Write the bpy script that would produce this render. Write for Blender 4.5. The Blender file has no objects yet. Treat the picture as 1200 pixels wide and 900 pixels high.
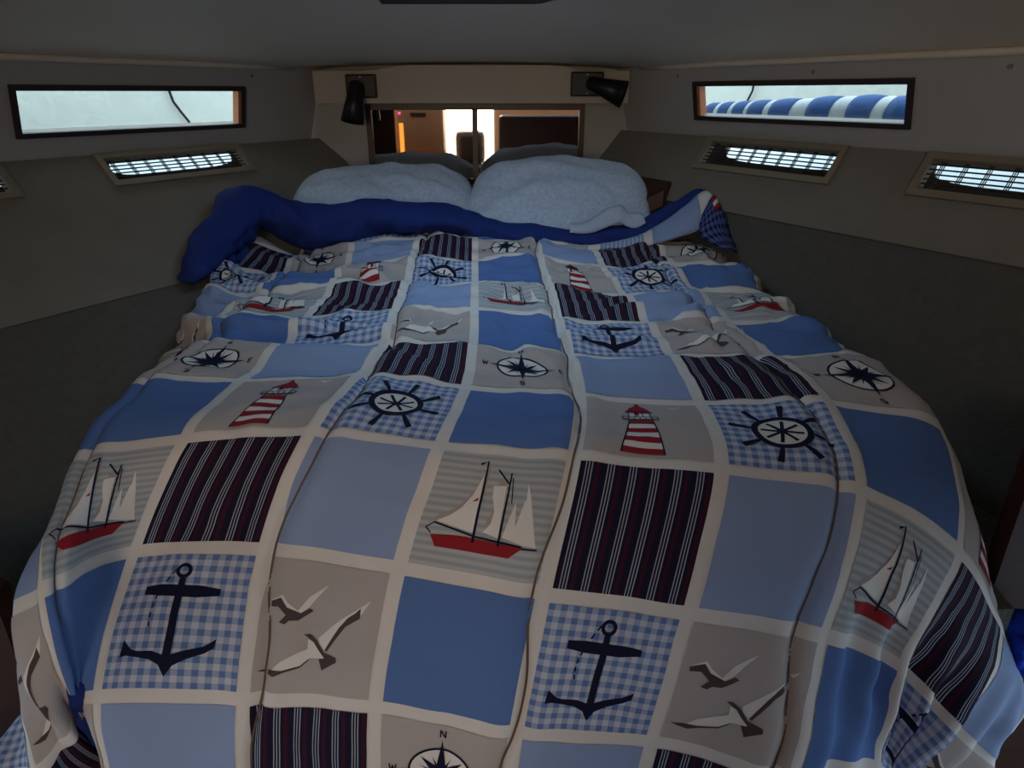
import bpy, bmesh, math, random
import numpy as np
from mathutils import Vector, Matrix
random.seed(7)
SC = bpy.context.scene
COL = SC.collection
R = math.radians

# ------------------------------------------------------------------ camera, world, lights, exposure
ZC = 1.30                      # eye height above the cabin sole
ZB = ZC - .476                 # top of the made bed
PITCH = math.atan(342 / 800.)
cam_d = bpy.data.cameras.new('camera'); cam = bpy.data.objects.new('camera', cam_d); COL.objects.link(cam)
cam_d.sensor_width = 36; cam_d.lens = 24.0; cam_d.clip_start = .01
cam.location = (0, 0, ZC); cam.rotation_euler = (math.pi / 2 - PITCH, 0, 0)
SC.camera = cam
SC.view_settings.view_transform = 'Standard'; SC.view_settings.look = 'None'
SC.view_settings.exposure = 0.0; SC.view_settings.gamma = 1.0; SC.view_settings.use_curve_mapping = False

W = bpy.data.worlds.new('sky'); SC.world = W; W.use_nodes = True
bgn = W.node_tree.nodes['Background']; bgn.inputs[0].default_value = (.58, .78, 1.0, 1); bgn.inputs[1].default_value = 4.5

def area(name, loc, target, sx, sy, energy, col, portal=False, spread=180):
    d = bpy.data.lights.new(name, 'AREA'); d.shape = 'RECTANGLE'; d.size = sx; d.size_y = sy
    d.energy = energy; d.color = col; d.spread = R(spread)
    if portal: d.cycles.is_portal = True
    o = bpy.data.objects.new(name, d); COL.objects.link(o); o.location = loc
    v = Vector(target) - Vector(loc); o.rotation_euler = v.to_track_quat('-Z', 'Y').to_euler(); return o
# daylight of the open companionway door at the aft end of the saloon (the bright opening the mirror shows)
area('companionway_offscreen', (-.475, -2.66, 1.10), (-.475, 0, 1.02), .53, 1.50, 32, (1.0, .76, .54))
# guides sampling of the sky through the overhead hatch; gives no light of its own
area('hatch_portal_offscreen', (-.10, 1.60, 1.60), (-.10, 1.60, 0), .46, .62, 1, (1, 1, 1), portal=True)

# ------------------------------------------------------------------ helpers
def tag(o, label=None, cat=None, group=None, kind=None):
    if label: o['label'] = label
    if cat: o['category'] = cat
    if group: o['group'] = group
    if kind: o['kind'] = kind
    return o
def empty(name, loc=(0, 0, 0)):
    o = bpy.data.objects.new(name, None); COL.objects.link(o); o.location = loc; o.empty_display_size = .05; return o
def obj(name, me, mat=None, parent=None, smooth=False):
    if isinstance(me, bmesh.types.BMesh):
        bm = me; me = bpy.data.meshes.new(name); bm.to_mesh(me); bm.free()
    o = bpy.data.objects.new(name, me); COL.objects.link(o)
    if mat is not None:
        for m in (mat if isinstance(mat, (list, tuple)) else [mat]): me.materials.append(m)
    if parent is not None:
        o.parent = parent
        o.matrix_parent_inverse = Matrix.Translation(-parent_loc(parent))
    if smooth:
        for p in me.polygons: p.use_smooth = True
    return o
def parent_loc(p):
    v = Vector(p.location)
    # parts carry world coordinates; a part whose parent is itself a part sits at the origin
    return v
def pyd(verts, faces, name='m'):
    me = bpy.data.meshes.new(name); me.from_pydata([tuple(map(float, v)) for v in verts], [], [tuple(map(int,f)) for f in faces]); me.update(); return me
def bx(bm, o, ax, ay, az, bev=0):
    """box spanned by three edge vectors from corner o"""
    o, ax, ay, az = map(Vector, (o, ax, ay, az))
    v = [bm.verts.new(o + ax * i + ay * j + az * k) for k in (0, 1) for j in (0, 1) for i in (0, 1)]
    fs = [bm.faces.new([v[q] for q in f]) for f in ((0, 2, 3, 1), (4, 5, 7, 6), (0, 1, 5, 4), (2, 6, 7, 3), (0, 4, 6, 2), (1, 3, 7, 5))]
    if bev:
        es = list({e for f in fs for e in f.edges})
        bmesh.ops.bevel(bm, geom=es, offset=bev, segments=2, affect='EDGES', profile=.6)
    return bm
def box(name, x0, x1, y0, y1, z0, z1, mat, parent=None, bev=0):
    bm = bx(bmesh.new(), (x0, y0, z0), (x1 - x0, 0, 0), (0, y1 - y0, 0), (0, 0, z1 - z0), bev)
    bmesh.ops.recalc_face_normals(bm, faces=bm.faces)
    return obj(name, bm, mat, parent)
def tube(bm, pts, rad, seg=10, cap=True):
    """tube along points; rad is a number or a list"""
    pts = [Vector(p) for p in pts]; n = len(pts)
    if not isinstance(rad, (list, tuple)): rad = [rad] * n
    up = Vector((0, 0, 1)); rings = []
    for i, p in enumerate(pts):
        t = (pts[min(i + 1, n - 1)] - pts[max(i - 1, 0)]).normalized()
        a = t.cross(up)
        if a.length < .05: a = t.cross(Vector((1, 0, 0)))
        a.normalize(); b = a.cross(t).normalized()
        rings.append([bm.verts.new(p + (a * math.cos(2 * math.pi * k / seg) + b * math.sin(2 * math.pi * k / seg)) * rad[i]) for k in range(seg)])
    for i in range(n - 1):
        for k in range(seg):
            bm.faces.new((rings[i][k], rings[i][(k + 1) % seg], rings[i + 1][(k + 1) % seg], rings[i + 1][k]))
    if cap:
        bm.faces.new(rings[0][::-1]); bm.faces.new(rings[-1])
    return bm
def plate(o, ax, ay, n, w, h, th, holes=()):
    """rectangular plate (o + ax*s + ay*t), thickness th along -n, with rectangular holes (s0,s1,t0,t1)"""
    bm = bmesh.new(); o, ax, ay, n = map(Vector, (o, ax, ay, n))
    xs = sorted({0., w, *[v for q in holes for v in q[:2]]}); ys = sorted({0., h, *[v for q in holes for v in q[2:]]})
    inh = lambda i, j: (i < 0 or j < 0 or i >= len(xs) - 1 or j >= len(ys) - 1 or
        any(a - 1e-6 <= xs[i] and xs[i + 1] <= b + 1e-6 and c - 1e-6 <= ys[j] and ys[j + 1] <= d + 1e-6 for a, b, c, d in holes))
    vc = {}
    def V(i, j, k):
        if (i, j, k) not in vc: vc[i, j, k] = bm.verts.new(o + ax * xs[i] + ay * ys[j] - n * th * k)
        return vc[i, j, k]
    for i in range(len(xs) - 1):
        for j in range(len(ys) - 1):
            if inh(i, j): continue
            bm.faces.new((V(i, j, 0), V(i + 1, j, 0), V(i + 1, j + 1, 0), V(i, j + 1, 0)))
            bm.faces.new((V(i, j, 1), V(i, j + 1, 1), V(i + 1, j + 1, 1), V(i + 1, j, 1)))
            if inh(i - 1, j): bm.faces.new((V(i, j, 0), V(i, j + 1, 0), V(i, j + 1, 1), V(i, j, 1)))
            if inh(i + 1, j): bm.faces.new((V(i + 1, j, 0), V(i + 1, j, 1), V(i + 1, j + 1, 1), V(i + 1, j + 1, 0)))
            if inh(i, j - 1): bm.faces.new((V(i, j, 0), V(i, j, 1), V(i + 1, j, 1), V(i + 1, j, 0)))
            if inh(i, j + 1): bm.faces.new((V(i, j + 1, 0), V(i + 1, j + 1, 0), V(i + 1, j + 1, 1), V(i, j + 1, 1)))
    bmesh.ops.recalc_face_normals(bm, faces=bm.faces)
    return bm
def frame_bm(o, ax, ay, n, w, h, fw, th):
    """picture frame: outer w x h, bar width fw, standing th proud along n"""
    return plate(Vector(o) + Vector(n) * th, ax, ay, n, w, h, th, [(fw, w - fw, fw, h - fw)])

_lat = {}
def vnoise(x, y, seed=0):
    """smooth value noise in -1..1, vectorised"""
    x = np.asarray(x, float); y = np.asarray(y, float)
    if seed not in _lat: _lat[seed] = np.random.RandomState(seed + 11).uniform(-1, 1, (256, 256))
    L = _lat[seed]; xi = np.floor(x).astype(int); yi = np.floor(y).astype(int); fx = x - xi; fy = y - yi
    fx = fx * fx * fx * (fx * (fx * 6 - 15) + 10); fy = fy * fy * fy * (fy * (fy * 6 - 15) + 10)
    g = lambda a, b: L[(a) % 256, (b) % 256]
    return (g(xi, yi) * (1 - fx) + g(xi + 1, yi) * fx) * (1 - fy) + (g(xi, yi + 1) * (1 - fx) + g(xi + 1, yi + 1) * fx) * fy

# ------------------------------------------------------------------ materials
def srgb(r, g, b):
    f = lambda c: (c / 255 / 12.92 if c / 255 <= .04045 else ((c / 255 + .055) / 1.055) ** 2.4)
    return (f(r), f(g), f(b), 1)
class NT:
    def __init__(s, name, rough=.7, spec=.3, sheen=0, metal=0):
        s.m = bpy.data.materials.new(name); s.m.use_nodes = True; s.t = s.m.node_tree; s.b = s.t.nodes['Principled BSDF']
        s.b.inputs['Roughness'].default_value = rough; s.b.inputs['Specular IOR Level'].default_value = spec
        s.b.inputs['Metallic'].default_value = metal
        if sheen: s.b.inputs['Sheen Weight'].default_value = sheen
    def n(s, typ, **kw):
        q = s.t.nodes.new(typ)
        for k, v in kw.items(): setattr(q, k, v)
        return q
    def l(s, a, b): s.t.links.new(a, b)
    def math(s, op, a, b=None, c=None):
        q = s.n('ShaderNodeMath', operation=op)
        for i, v in enumerate((a, b, c)):
            if v is None: continue
            if isinstance(v, (int, float)): q.inputs[i].default_value = v
            else: s.l(v, q.inputs[i])
        return q.outputs[0]
    def mix(s, f, a, b):
        q = s.n('ShaderNodeMix', data_type='RGBA')
        for i, v in ((0, f), (6, a), (7, b)):
            if isinstance(v, (int, float)): q.inputs[i].default_value = v
            elif isinstance(v, tuple): q.inputs[i].default_value = v
            else: s.l(v, q.inputs[i])
        return q.outputs[2]
    def coord(s, which='Object', scale=(1, 1, 1)):
        c = s.n('ShaderNodeTexCoord'); mp = s.n('ShaderNodeMapping'); mp.inputs['Scale'].default_value = scale
        s.l(c.outputs[which], mp.inputs[0]); return mp.outputs[0]
    def noise(s, scale, detail=4, which='Object', stretch=(1, 1, 1), rough=.6):
        q = s.n('ShaderNodeTexNoise'); q.inputs['Scale'].default_value = scale; q.inputs['Detail'].default_value = detail; q.inputs['Roughness'].default_value = rough
        s.l(s.coord(which, stretch), q.inputs['Vector']); return q.outputs['Fac']
    def bump(s, h, strength=.3, dist=.002):
        q = s.n('ShaderNodeBump'); q.inputs['Strength'].default_value = strength; q.inputs['Distance'].default_value = dist
        s.l(h, q.inputs['Height']); s.l(q.outputs[0], s.b.inputs['Normal'])
    def col(s, c):
        if isinstance(c, tuple): s.b.inputs['Base Color'].default_value = c
        else: s.l(c, s.b.inputs['Base Color'])
def varied(name, c1, c2, scale, rough=.8, spec=.2, bump=.2, bscale=None, dist=.002, stretch=(1, 1, 1), sheen=0, detail=5, metal=0):
    t = NT(name, rough, spec, sheen, metal); t.col(t.mix(t.noise(scale, detail, stretch=stretch), c1, c2))
    if bump: t.bump(t.noise(bscale or scale, 4, stretch=stretch), bump, dist)
    return t.m
M = {}
M['headliner'] = varied('headliner_vinyl', srgb(214, 205, 187), srgb(222, 213, 197), 6, .6, .3, .15, 260, .001)
M['panel'] = varied('side_panel_vinyl', srgb(168, 167, 163), srgb(178, 176, 171), 5, .55, .3, .15, 240, .001)
M['beam'] = varied('beam_vinyl', srgb(182, 171, 154), srgb(190, 180, 164), 5, .55, .3, .12, 240, .001)
M['hull'] = varied('hull_lining', srgb(120, 114, 103), srgb(140, 133, 120), 9, .85, .15, .5, 70, .004)
M['bulkhead'] = varied('bulkhead_vinyl', srgb(168, 165, 158), srgb(177, 174, 167), 5, .55, .3, .12, 240, .001)
M['hull_carpet'] = varied('hull_carpet', srgb(86, 83, 77), srgb(108, 104, 96), 40, .95, .1, .8, 150, .005, sheen=.15)
M['carpet'] = varied('berth_carpet', srgb(72, 76, 72), srgb(100, 104, 98), 60, .95, .1, 1.0, 180, .006, sheen=.2)
M['dark_wood'] = varied('dark_teak', srgb(52, 30, 24), srgb(78, 46, 34), 9, .4, .4, .1, 30, .001, stretch=(1, 1, 7))
M['brown_frame'] = varied('window_frame_bronze', srgb(46, 34, 34), srgb(60, 44, 42), 20, .45, .4, 0)
M['reveal'] = varied('varnished_reveal', srgb(176, 112, 72), srgb(205, 140, 95), 25, .45, .4, 0, stretch=(1, 1, 6))
M['vent_frame'] = varied('vent_frame_wood', srgb(128, 117, 98), srgb(150, 138, 116), 30, .6, .3, .2, 40, .001)
M['slat'] = varied('cane_dark', srgb(40, 34, 28), srgb(62, 52, 42), 60, .6, .3, .2, 90, .001)
M['recess'] = varied('recess_brown', srgb(70, 58, 50), srgb(84, 70, 60), 20, .8, .2, 0)
M['white_out'] = varied('weathered_white_cover', srgb(190, 196, 190), srgb(214, 219, 212), 14, .8, .2, .3, 60, .003, detail=8)
M['black'] = varied('black_plastic', srgb(16, 16, 18), srgb(24, 24, 26), 40, .4, .4, 0)
M['metal'] = varied('screw_metal', srgb(150, 145, 135), srgb(170, 165, 155), 40, .4, .5, 0, metal=.8)
M['pillow'] = varied('pillow_terry', srgb(140, 168, 200), srgb(226, 240, 252), 85, .95, .1, .9, 260, .004, sheen=.4)
M['sheet'] = varied('pale_sheet', srgb(170, 185, 205), srgb(190, 202, 218), 30, .9, .1, .3, 200, .001)
M['mattress'] = varied('mattress_ticking', srgb(120, 124, 128), srgb(135, 138, 140), 30, .9, .1, .2, 200, .001)
M['lining'] = varied('quilt_blue_lining', srgb(33, 49, 112), srgb(40, 60, 128), 16, .85, .15, .25, 320, .0008)
M['cloth_blue'] = varied('bright_blue_cloth', srgb(20, 60, 190), srgb(30, 75, 210), 16, .8, .2, .3, 120, .001)
M['cream'] = varied('quilt_cream_cotton', srgb(222, 215, 206), srgb(230, 224, 216), 30, .85, .15, .2, 520, .0006)
M['floor'] = varied('sole_teak', srgb(70, 46, 32), srgb(92, 62, 44), 8, .4, .4, 0, stretch=(8, 1, 1))
M['tan'] = varied('tan_locker', srgb(176, 132, 92), srgb(196, 150, 108), 6, .5, .3, 0)
M['blue_band'] = varied('rolled_cover_blue', srgb(52, 88, 150), srgb(66, 104, 168), 12, .6, .3, .3, 40, .003)
M['silver_band'] = varied('rolled_cover_silver', srgb(196, 210, 218), srgb(216, 228, 234), 12, .35, .5, .3, 40, .003)
def plain_fabric(name, c):
    t = NT(name, .85, .15); k = t.noise(14, 3); t.col(t.mix(k, c, tuple(min(1, v * 1.06) for v in c[:3]) + (1,))); t.bump(t.noise(520, 2), .2, .0006); return t.m
M['navy'] = plain_fabric('print_navy', srgb(24, 28, 52)); M['red'] = plain_fabric('print_red', srgb(150, 38, 44))
M['white'] = plain_fabric('print_white', srgb(232, 226, 218)); M['brown'] = plain_fabric('print_brown', srgb(84, 70, 70))
M['shade'] = plain_fabric('print_taupe_shade', srgb(176, 158, 148))
M['p_blue'] = plain_fabric('patch_mid_blue', srgb(92, 121, 174)); M['p_peri'] = plain_fabric('patch_light_blue', srgb(146, 164, 198))
M['crease_shade'] = plain_fabric('seam_crease_shade', srgb(104, 92, 88)); M['p_taupe'] = plain_fabric('patch_taupe', srgb(184, 174, 168))
def uvn(t):
    c = t.n('ShaderNodeTexCoord'); s = t.n('ShaderNodeSeparateXYZ'); t.l(c.outputs['UV'], s.inputs[0]); return s.outputs[0], s.outputs[1]
t = NT('patch_gingham', .85, .15); u, v = uvn(t)
a = t.math('LESS_THAN', t.math('FRACT', t.math('MULTIPLY', u, 10.5)), .5); b = t.math('LESS_THAN', t.math('FRACT', t.math('MULTIPLY', v, 10.5)), .5)
sm = t.math('MULTIPLY', t.math('ADD', a, b), .5); t.col(t.mix(sm, srgb(200, 204, 214), srgb(100, 128, 178))); t.bump(t.noise(520, 2), .2, .0006); M['p_gingham'] = t.m
t = NT('patch_stripe', .85, .15); u, v = uvn(t); fr = t.math('FRACT', t.math('MULTIPLY', u, 6.0))
red = t.math('MULTIPLY', t.math('GREATER_THAN', fr, .74), t.math('LESS_THAN', fr, .92))
dl = t.math('ABSOLUTE', t.math('SUBTRACT', fr, .42)); w0 = t.math('LESS_THAN', dl, .025)
w1 = t.math('LESS_THAN', t.math('ABSOLUTE', t.math('SUBTRACT', dl, .14)), .025)
c1 = t.mix(red, srgb(32, 28, 50), srgb(66, 26, 42)); t.col(t.mix(t.math('MAXIMUM', w0, w1), c1, srgb(170, 176, 190))); t.bump(t.noise(520, 2), .2, .0006); M['p_stripe'] = t.m
t = NT('patch_ticking', .85, .15); u, v = uvn(t); wv = t.math('ADD', t.math('MULTIPLY', t.math('SINE', t.math('MULTIPLY', v, 96)), .5), .5)
t.col(t.mix(wv, srgb(160, 166, 172), srgb(190, 190, 186))); t.bump(t.noise(520, 2), .2, .0006); M['p_ticking'] = t.m
t = NT('patch_dark_check', .85, .15); u, v = uvn(t)
a = t.math('LESS_THAN', t.math('FRACT', t.math('MULTIPLY', u, 7)), .5); b = t.math('LESS_THAN', t.math('FRACT', t.math('MULTIPLY', v, 7)), .5)
t.col(t.mix(t.math('MULTIPLY', t.math('ADD', a, b), .5), srgb(90, 104, 160), srgb(24, 28, 70))); M['p_check'] = t.m
def glass(name, tint, gl=.06):
    m = bpy.data.materials.new(name); m.use_nodes = True; nt = m.node_tree; nt.nodes.remove(nt.nodes['Principled BSDF'])
    tr = nt.nodes.new('ShaderNodeBsdfTransparent'); tr.inputs[0].default_value = tint
    gg = nt.nodes.new('ShaderNodeBsdfGlossy'); gg.inputs['Roughness'].default_value = .03
    mx = nt.nodes.new('ShaderNodeMixShader'); mx.inputs[0].default_value = gl
    nt.links.new(tr.outputs[0], mx.inputs[1]); nt.links.new(gg.outputs[0], mx.inputs[2]); nt.links.new(mx.outputs[0], nt.nodes['Material Output'].inputs[0]); return m
M['glass'] = glass('window_glass', (.78, .755, .70, 1)); M['hatch_glass'] = glass('hatch_acrylic', (.80, .88, .95, 1))
t = NT('mirror_glass', .02, .5, metal=1); t.col((.82, .76, .72, 1)); M['mirror'] = t.m
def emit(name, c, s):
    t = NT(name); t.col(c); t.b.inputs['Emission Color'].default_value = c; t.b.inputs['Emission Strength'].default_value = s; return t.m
M['amber'] = emit('amber_strip', (1, .34, .05, 1), 1.6); M['led'] = emit('red_led', (1, .05, .25, 1), 4)

# ------------------------------------------------------------------ the shell of the cabin
YF = 2.76                                   # forward bulkhead
YBEND, YA = .70, -.62                      # where the sides turn parallel; aft bulkhead
def xl(y): return -2.297 + .566 * max(y, YBEND)
def xr(y): return 1.9765 - .566 * max(y, YBEND)
ZT = 1.376                                  # top of the side panels
SIDES = {'left': dict(sg=-1, x=xl, zb=1.139, win=(1.191, 1.318, 1.842, 2.470), slope=.87, len=.85, cr=.44, low=.87, port=1.058),
         'right': dict(sg=1, x=xr, zb=1.168, win=(1.217, 1.332, 1.779, 2.425), slope=1.3, len=.76, cr=.23, low=2.6, port=1.082)}
CX = 1 / math.sqrt(1 + .566 ** 2)
SOLE = 0.0
box('floor', -2.3, 2.0, -3.0, 2.9, -.06, 0, M['floor'])['kind'] = 'structure'

# ceiling: crowned headliner with the hatch opening
def crown(y):
    ks = ((2.8, .015), (2.55, .03), (1.95, .135), (1.2, .225), (.7, .26), (-3.2, .28))
    for (y1, c1), (y0, c0) in zip(ks, ks[1:]):
        if y >= y0: return c0 + (c1 - c0) * max(0, min(1, (y - y0) / (y1 - y0)))
    return ks[-1][1]
def zceil(x, y):
    a, b = xl(y), xr(y); t_ = max(-1, min(1, (x - (a + b) / 2) / ((b - a) / 2)))
    return ZT + crown(y) * (1 - abs(t_) ** 2.6)
HX0, HX1, HY0, HY1 = -.285, .085, 1.28, 1.925
vs, fs, idx = [], [], {}
NX, NY = 60, 84
ys = [2.80 - (2.80 - YA + .1) * k / NY for k in range(NY + 1)]
for j, y in enumerate(ys):
    for i in range(NX + 1):
        t_ = -1 + 2 * i / NX; x = (xl(y) + xr(y)) / 2 + t_ * (xr(y) - xl(y)) / 2 * 1.004
        idx[i, j] = len(vs); vs.append((x, y, zceil(x, y)))
for j in range(NY):
    for i in range(NX):
        q = [idx[i, j], idx[i + 1, j], idx[i + 1, j + 1], idx[i, j + 1]]
        cx = sum(vs[k][0] for k in q) / 4; cy = sum(vs[k][1] for k in q) / 4
        if HX0 + .02 < cx < HX1 - .02 and HY0 + .02 < cy < HY1 - .02: continue
        fs.append(q)
ceil = obj('ceiling', pyd(vs, fs), M['headliner'], smooth=True); ceil['kind'] = 'structure'
sd = ceil.modifiers.new('thick', 'SOLIDIFY'); sd.thickness = .03; sd.offset = -1
# hatch in the ceiling
hz = zceil(-.1, HY1) - .004
hat = empty('hatch', (-.1, (HY0 + HY1) / 2, hz + .06)); tag(hat, 'overhead deck hatch with black frame in the headliner', 'hatch')
bm = bmesh.new(); e = .045
hz1 = zceil(-.1, HY0) - .012
def hb(x0, x1, y0, y1):
    v = []
    for (x, y) in ((x0, y0), (x1, y0), (x1, y1), (x0, y1)):
        z = hz + (hz1 - hz) * (HY1 - y) / (HY1 - HY0)
        v += [bm.verts.new((x, y, z)), bm.verts.new((x, y, z + .10))]
    for f in ((0, 6, 4, 2), (1, 3, 5, 7), (0, 2, 3, 1), (2, 4, 5, 3), (4, 6, 7, 5), (6, 0, 1, 7)): bm.faces.new([v[k] for k in f])
hb(HX0 - e, HX1 + e, HY1, HY1 + e); hb(HX0 - e, HX1 + e, HY0 - e, HY0); hb(HX0 - e, HX0, HY0, HY1); hb(HX1, HX1 + e, HY0, HY1)
obj('frame', bm, M['black'], hat)
bm = bmesh.new(); v = [bm.verts.new((x, y, hz + (hz1 - hz) * (HY1 - y) / (HY1 - HY0) + .085)) for x, y in ((HX0, HY0), (HX1, HY0), (HX1, HY1), (HX0, HY1))]
bm.faces.new(v); obj('pane', bm, M['hatch_glass'], hat)

SLO = 1.0
VENTS = {'left': [(2.008, 2.405), (1.36, 1.77)], 'right': [(1.923, 2.335), (1.29, 1.705)]}
VLAB = {'left': ['caned vent below the pale window that shows no rolled cover', 'caned vent on the hull lining nearer the foot of the bed, dim side'],
        'right': ['caned vent below the window that shows the blue rolled cover', 'caned vent on the hull lining nearer the bed foot, sunlit side']}
V0, V1 = .020, .098                      # the vent opening, measured down the sloping lining
for side, S in SIDES.items():
    sg = S['sg']; zb_ = S['zb']; PSH = .075 if sg > 0 else .105
    wd = Vector((-sg * .566 * CX, CX, 0))                       # along the wall, towards the bow
    nin = Vector((-sg * CX, -.566 * CX, 0))                     # into the cabin
    up = Vector((0, 0, 1))
    P = lambda y, z: Vector((S['x'](y), y, z))
    Ls = lambda y: (y - YBEND) / CX
    wz0, wz1, wy0, wy1 = S['win']; fw = .013
    lean = (up + nin * .22); ln = (nin - up * .22).normalized(); PL = lambda y, z: P(y, z) + nin * .22 * (z - 1.258)
    # upper panel with the window opening
    root = obj('wall_' + side, plate(PL(YBEND, zb_ - .02), wd, lean, ln, Ls(2.80), ZT - zb_ + .028, .03, [(Ls(wy0) + fw, Ls(wy1) - fw, wz0 - zb_ + fw + .02, wz1 - zb_ - fw + .02)]), M['panel'])
    root['kind'] = 'structure'
    box('wall_%s_aft' % side, min(S['x'](0), S['x'](0) + sg * .03), max(S['x'](0), S['x'](0) + sg * .03), YA, YBEND, zb_, ZT + .005, M['panel'])['kind'] = 'structure'
    bm = bmesh.new(); tube(bm, [PL(.75 + k * .19, ZT + .003) + nin * .004 for k in range(11)], .009, 10); obj('trim_' + ('2' if sg < 0 else '3'), bm, M['headliner'], smooth=True)['kind'] = 'structure'
    # screws in the upper edge of the panel
    for y in ((2.49, 2.03, 1.60) if sg > 0 else (2.5,)):
        p = PL(y, ZT - .026); bm = bmesh.new(); tube(bm, [p - nin * .002, p + nin * .004], .0055, 10); obj('screw', bm, M['metal'], root)
    # window
    wn = obj('window_' + ('1' if sg < 0 else '2'), frame_bm(PL(wy0, wz0), wd, lean, ln, Ls(wy1) - Ls(wy0), wz1 - wz0, fw, .010), M['brown_frame'])
    wn['kind'] = 'structure'
    o = PL(wy0, wz0) + wd * fw + lean * fw - ln * .026; w_ = Ls(wy1) - Ls(wy0) - 2 * fw; h_ = wz1 - wz0 - 2 * fw
    obj('pane', plate(o, wd, lean, ln, w_, h_, .004), M['glass'], wn)
    e_ = PL(wy1, wz0) - wd * (fw + .0005) + lean * fw; bm = bx(bmesh.new(), e_ - wd * .012 - ln * .022, wd * .012, ln * .026, lean * h_); obj('reveal', bm, M['reveal'], wn)
    # sloping hull lining below, with the vent openings
    sl = Vector((nin.x, nin.y, -math.tan(math.atan(S['slope'] / .87)))).normalized()
    nrm = wd.cross(sl); nrm = nrm if nrm.z > 0 else -nrm
    sl_low = Vector((nin.x, nin.y, -S['low'] / .87)).normalized(); nr_low = wd.cross(sl_low); nr_low = nr_low if nr_low.z > 0 else -nr_low
    vents = VENTS[side]
    o0 = P(YBEND, zb_) - wd * .30
    holes = [(Ls(a) + .30, Ls(b) + .30, V0, V1) for a, b in vents]
    low = obj('wall_%s_lining' % side, plate(o0, wd, sl, nrm, Ls(2.80) + .30, S['cr'] + .008, .018, holes), M['hull']); low['kind'] = 'structure'
    cp = obj('wall_%s_carpet' % side, plate(o0 + sl * (S['cr'] - .004) - nrm * .006, wd, sl_low, nr_low, Ls(2.80) + .30, S['len'] - S['cr'] + .02, .014), M['hull_carpet']); cp['kind'] = 'structure'
    # aft part of the lining, parallel to the keel line
    xa = S['x'](0)
    bm = bmesh.new(); hx = math.hypot(sl.x, sl.y); s2 = Vector((-sg * hx, 0, sl.z))
    bx(bm, (xa, YA, zb_), (0, YBEND - .02 - YA, 0), s2 * S['len'], Vector((sg * .018, 0, 0)))
    bmesh.ops.recalc_face_normals(bm, faces=bm.faces)
    obj('wall_%s_lining_aft' % side, bm, M['hull_carpet'])['kind'] = 'structure'
    # outer hull skin with port openings behind the vents, side deck and the white cover outside
    so = P(YBEND, 1.0) - wd * .30 - nin * .13
    ph = [(Ls(a) + .30, Ls(b) + .30, .10, .20) for a, b in vents]
    obj('wall_%s_outer' % side, plate(so + up * -.55, wd, up, nin, Ls(2.80) + .45, .55 + zb_ - .95, .01, [(a, b, c + .55 - .0, d + .55 - .0) for a, b, c, d in [(q[0] + PSH, q[1] + PSH, S['port'] - 1.0, zb_ - 1.0 - .004) for q in ph]]), M['recess'])['kind'] = 'structure'
    obj('side_deck_' + side, plate(P(YBEND, zb_ + .045) - wd * .9 - nin * .062, wd, -nin, up, Ls(2.80) + 1.4, .42, .02), M['white_out'])['kind'] = 'structure'
    bd = P(YBEND, .15) - wd * 1.2 - nin * .95
    obj('cover_wall_' + side, plate(bd, wd, up, nin, Ls(2.8) + 2.6, 1.62, .02), M['white_out'])['kind'] = 'structure'
    # vents
    for k, (a, b) in enumerate(vents):
        c0 = P(a, zb_) + sl * V0; L_ = Ls(b) - Ls(a); H_ = V1 - V0
        c0 = P(YBEND, zb_) + wd * Ls(a) + sl * V0
        vt = empty('vent_grille', c0 + wd * L_ / 2 + sl * H_ / 2)
        tag(vt, VLAB[side][k], 'vent')
        f_ = .018
        obj('frame', frame_bm(c0 - wd * f_ - sl * f_, wd, sl, nrm, L_ + 2 * f_, H_ + 2 * f_, f_, .009), M['vent_frame'], vt)
        hm = None
        for q in range(6):
            s_ = H_ * (q + .6) / 6.2
            if hm is None:
                bm = bx(bmesh.new(), (0, 0, 0), wd * L_, sl * .0032, nrm * .0022); bmesh.ops.recalc_face_normals(bm, faces=bm.faces)
                so_ = obj('slat', bm, M['slat'], vt); hm = so_.data
            else:
                so_ = bpy.data.objects.new('slat', hm); COL.objects.link(so_); so_.parent = vt; so_.matrix_parent_inverse = Matrix.Translation(-vt.location)
            so_.location = c0 + sl * s_ - nrm * .004
        hm = None; nb = 9
        for q in range(nb):
            for d_ in (-.0045, 0, .0045):
                s_ = L_ * (q + .5) / nb + d_
                if hm is None:
                    bm = bx(bmesh.new(), (0, 0, 0), wd * .0016, sl * H_, nrm * .0022); bmesh.ops.recalc_face_normals(bm, faces=bm.faces)
                    so_ = obj('bar', bm, M['slat'], vt); hm = so_.data
                else:
                    so_ = bpy.data.objects.new('bar', hm); COL.objects.link(so_); so_.parent = vt; so_.matrix_parent_inverse = Matrix.Translation(-vt.location)
                so_.location = c0 + wd * s_ - nrm * .0064
        # oval port surround on the outer skin
        bm = bmesh.new(); n_ = 40; cz = (S['port'] + zb_ - .004) / 2; hh = (zb_ - .004 - S['port']) / 2; cc = P(YBEND, cz) + wd * (Ls(a) + L_ / 2 + PSH) - nin * .128
        ri, ro = [], []
        for q in range(n_):
            an = 2 * math.pi * q / n_; c_, s_ = math.cos(an), math.sin(an)
            sq = lambda e: ((abs(c_) ** e) * (1 if c_ >= 0 else -1), (abs(s_) ** e) * (1 if s_ >= 0 else -1))
            i_ = sq(.5); mm = max(abs(c_), abs(s_)); o_ = (c_ / mm, s_ / mm)
            ri.append(bm.verts.new(cc + wd * i_[0] * L_ * .50 + up * i_[1] * hh * .92)); ro.append(bm.verts.new(cc + wd * o_[0] * L_ * .52 + up * o_[1] * hh * 1.05))
        for q in range(n_): bm.faces.new((ri[q], ri[(q + 1) % n_], ro[(q + 1) % n_], ro[q]))
        obj('port_surround', bm, M['recess'], vt)
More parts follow.
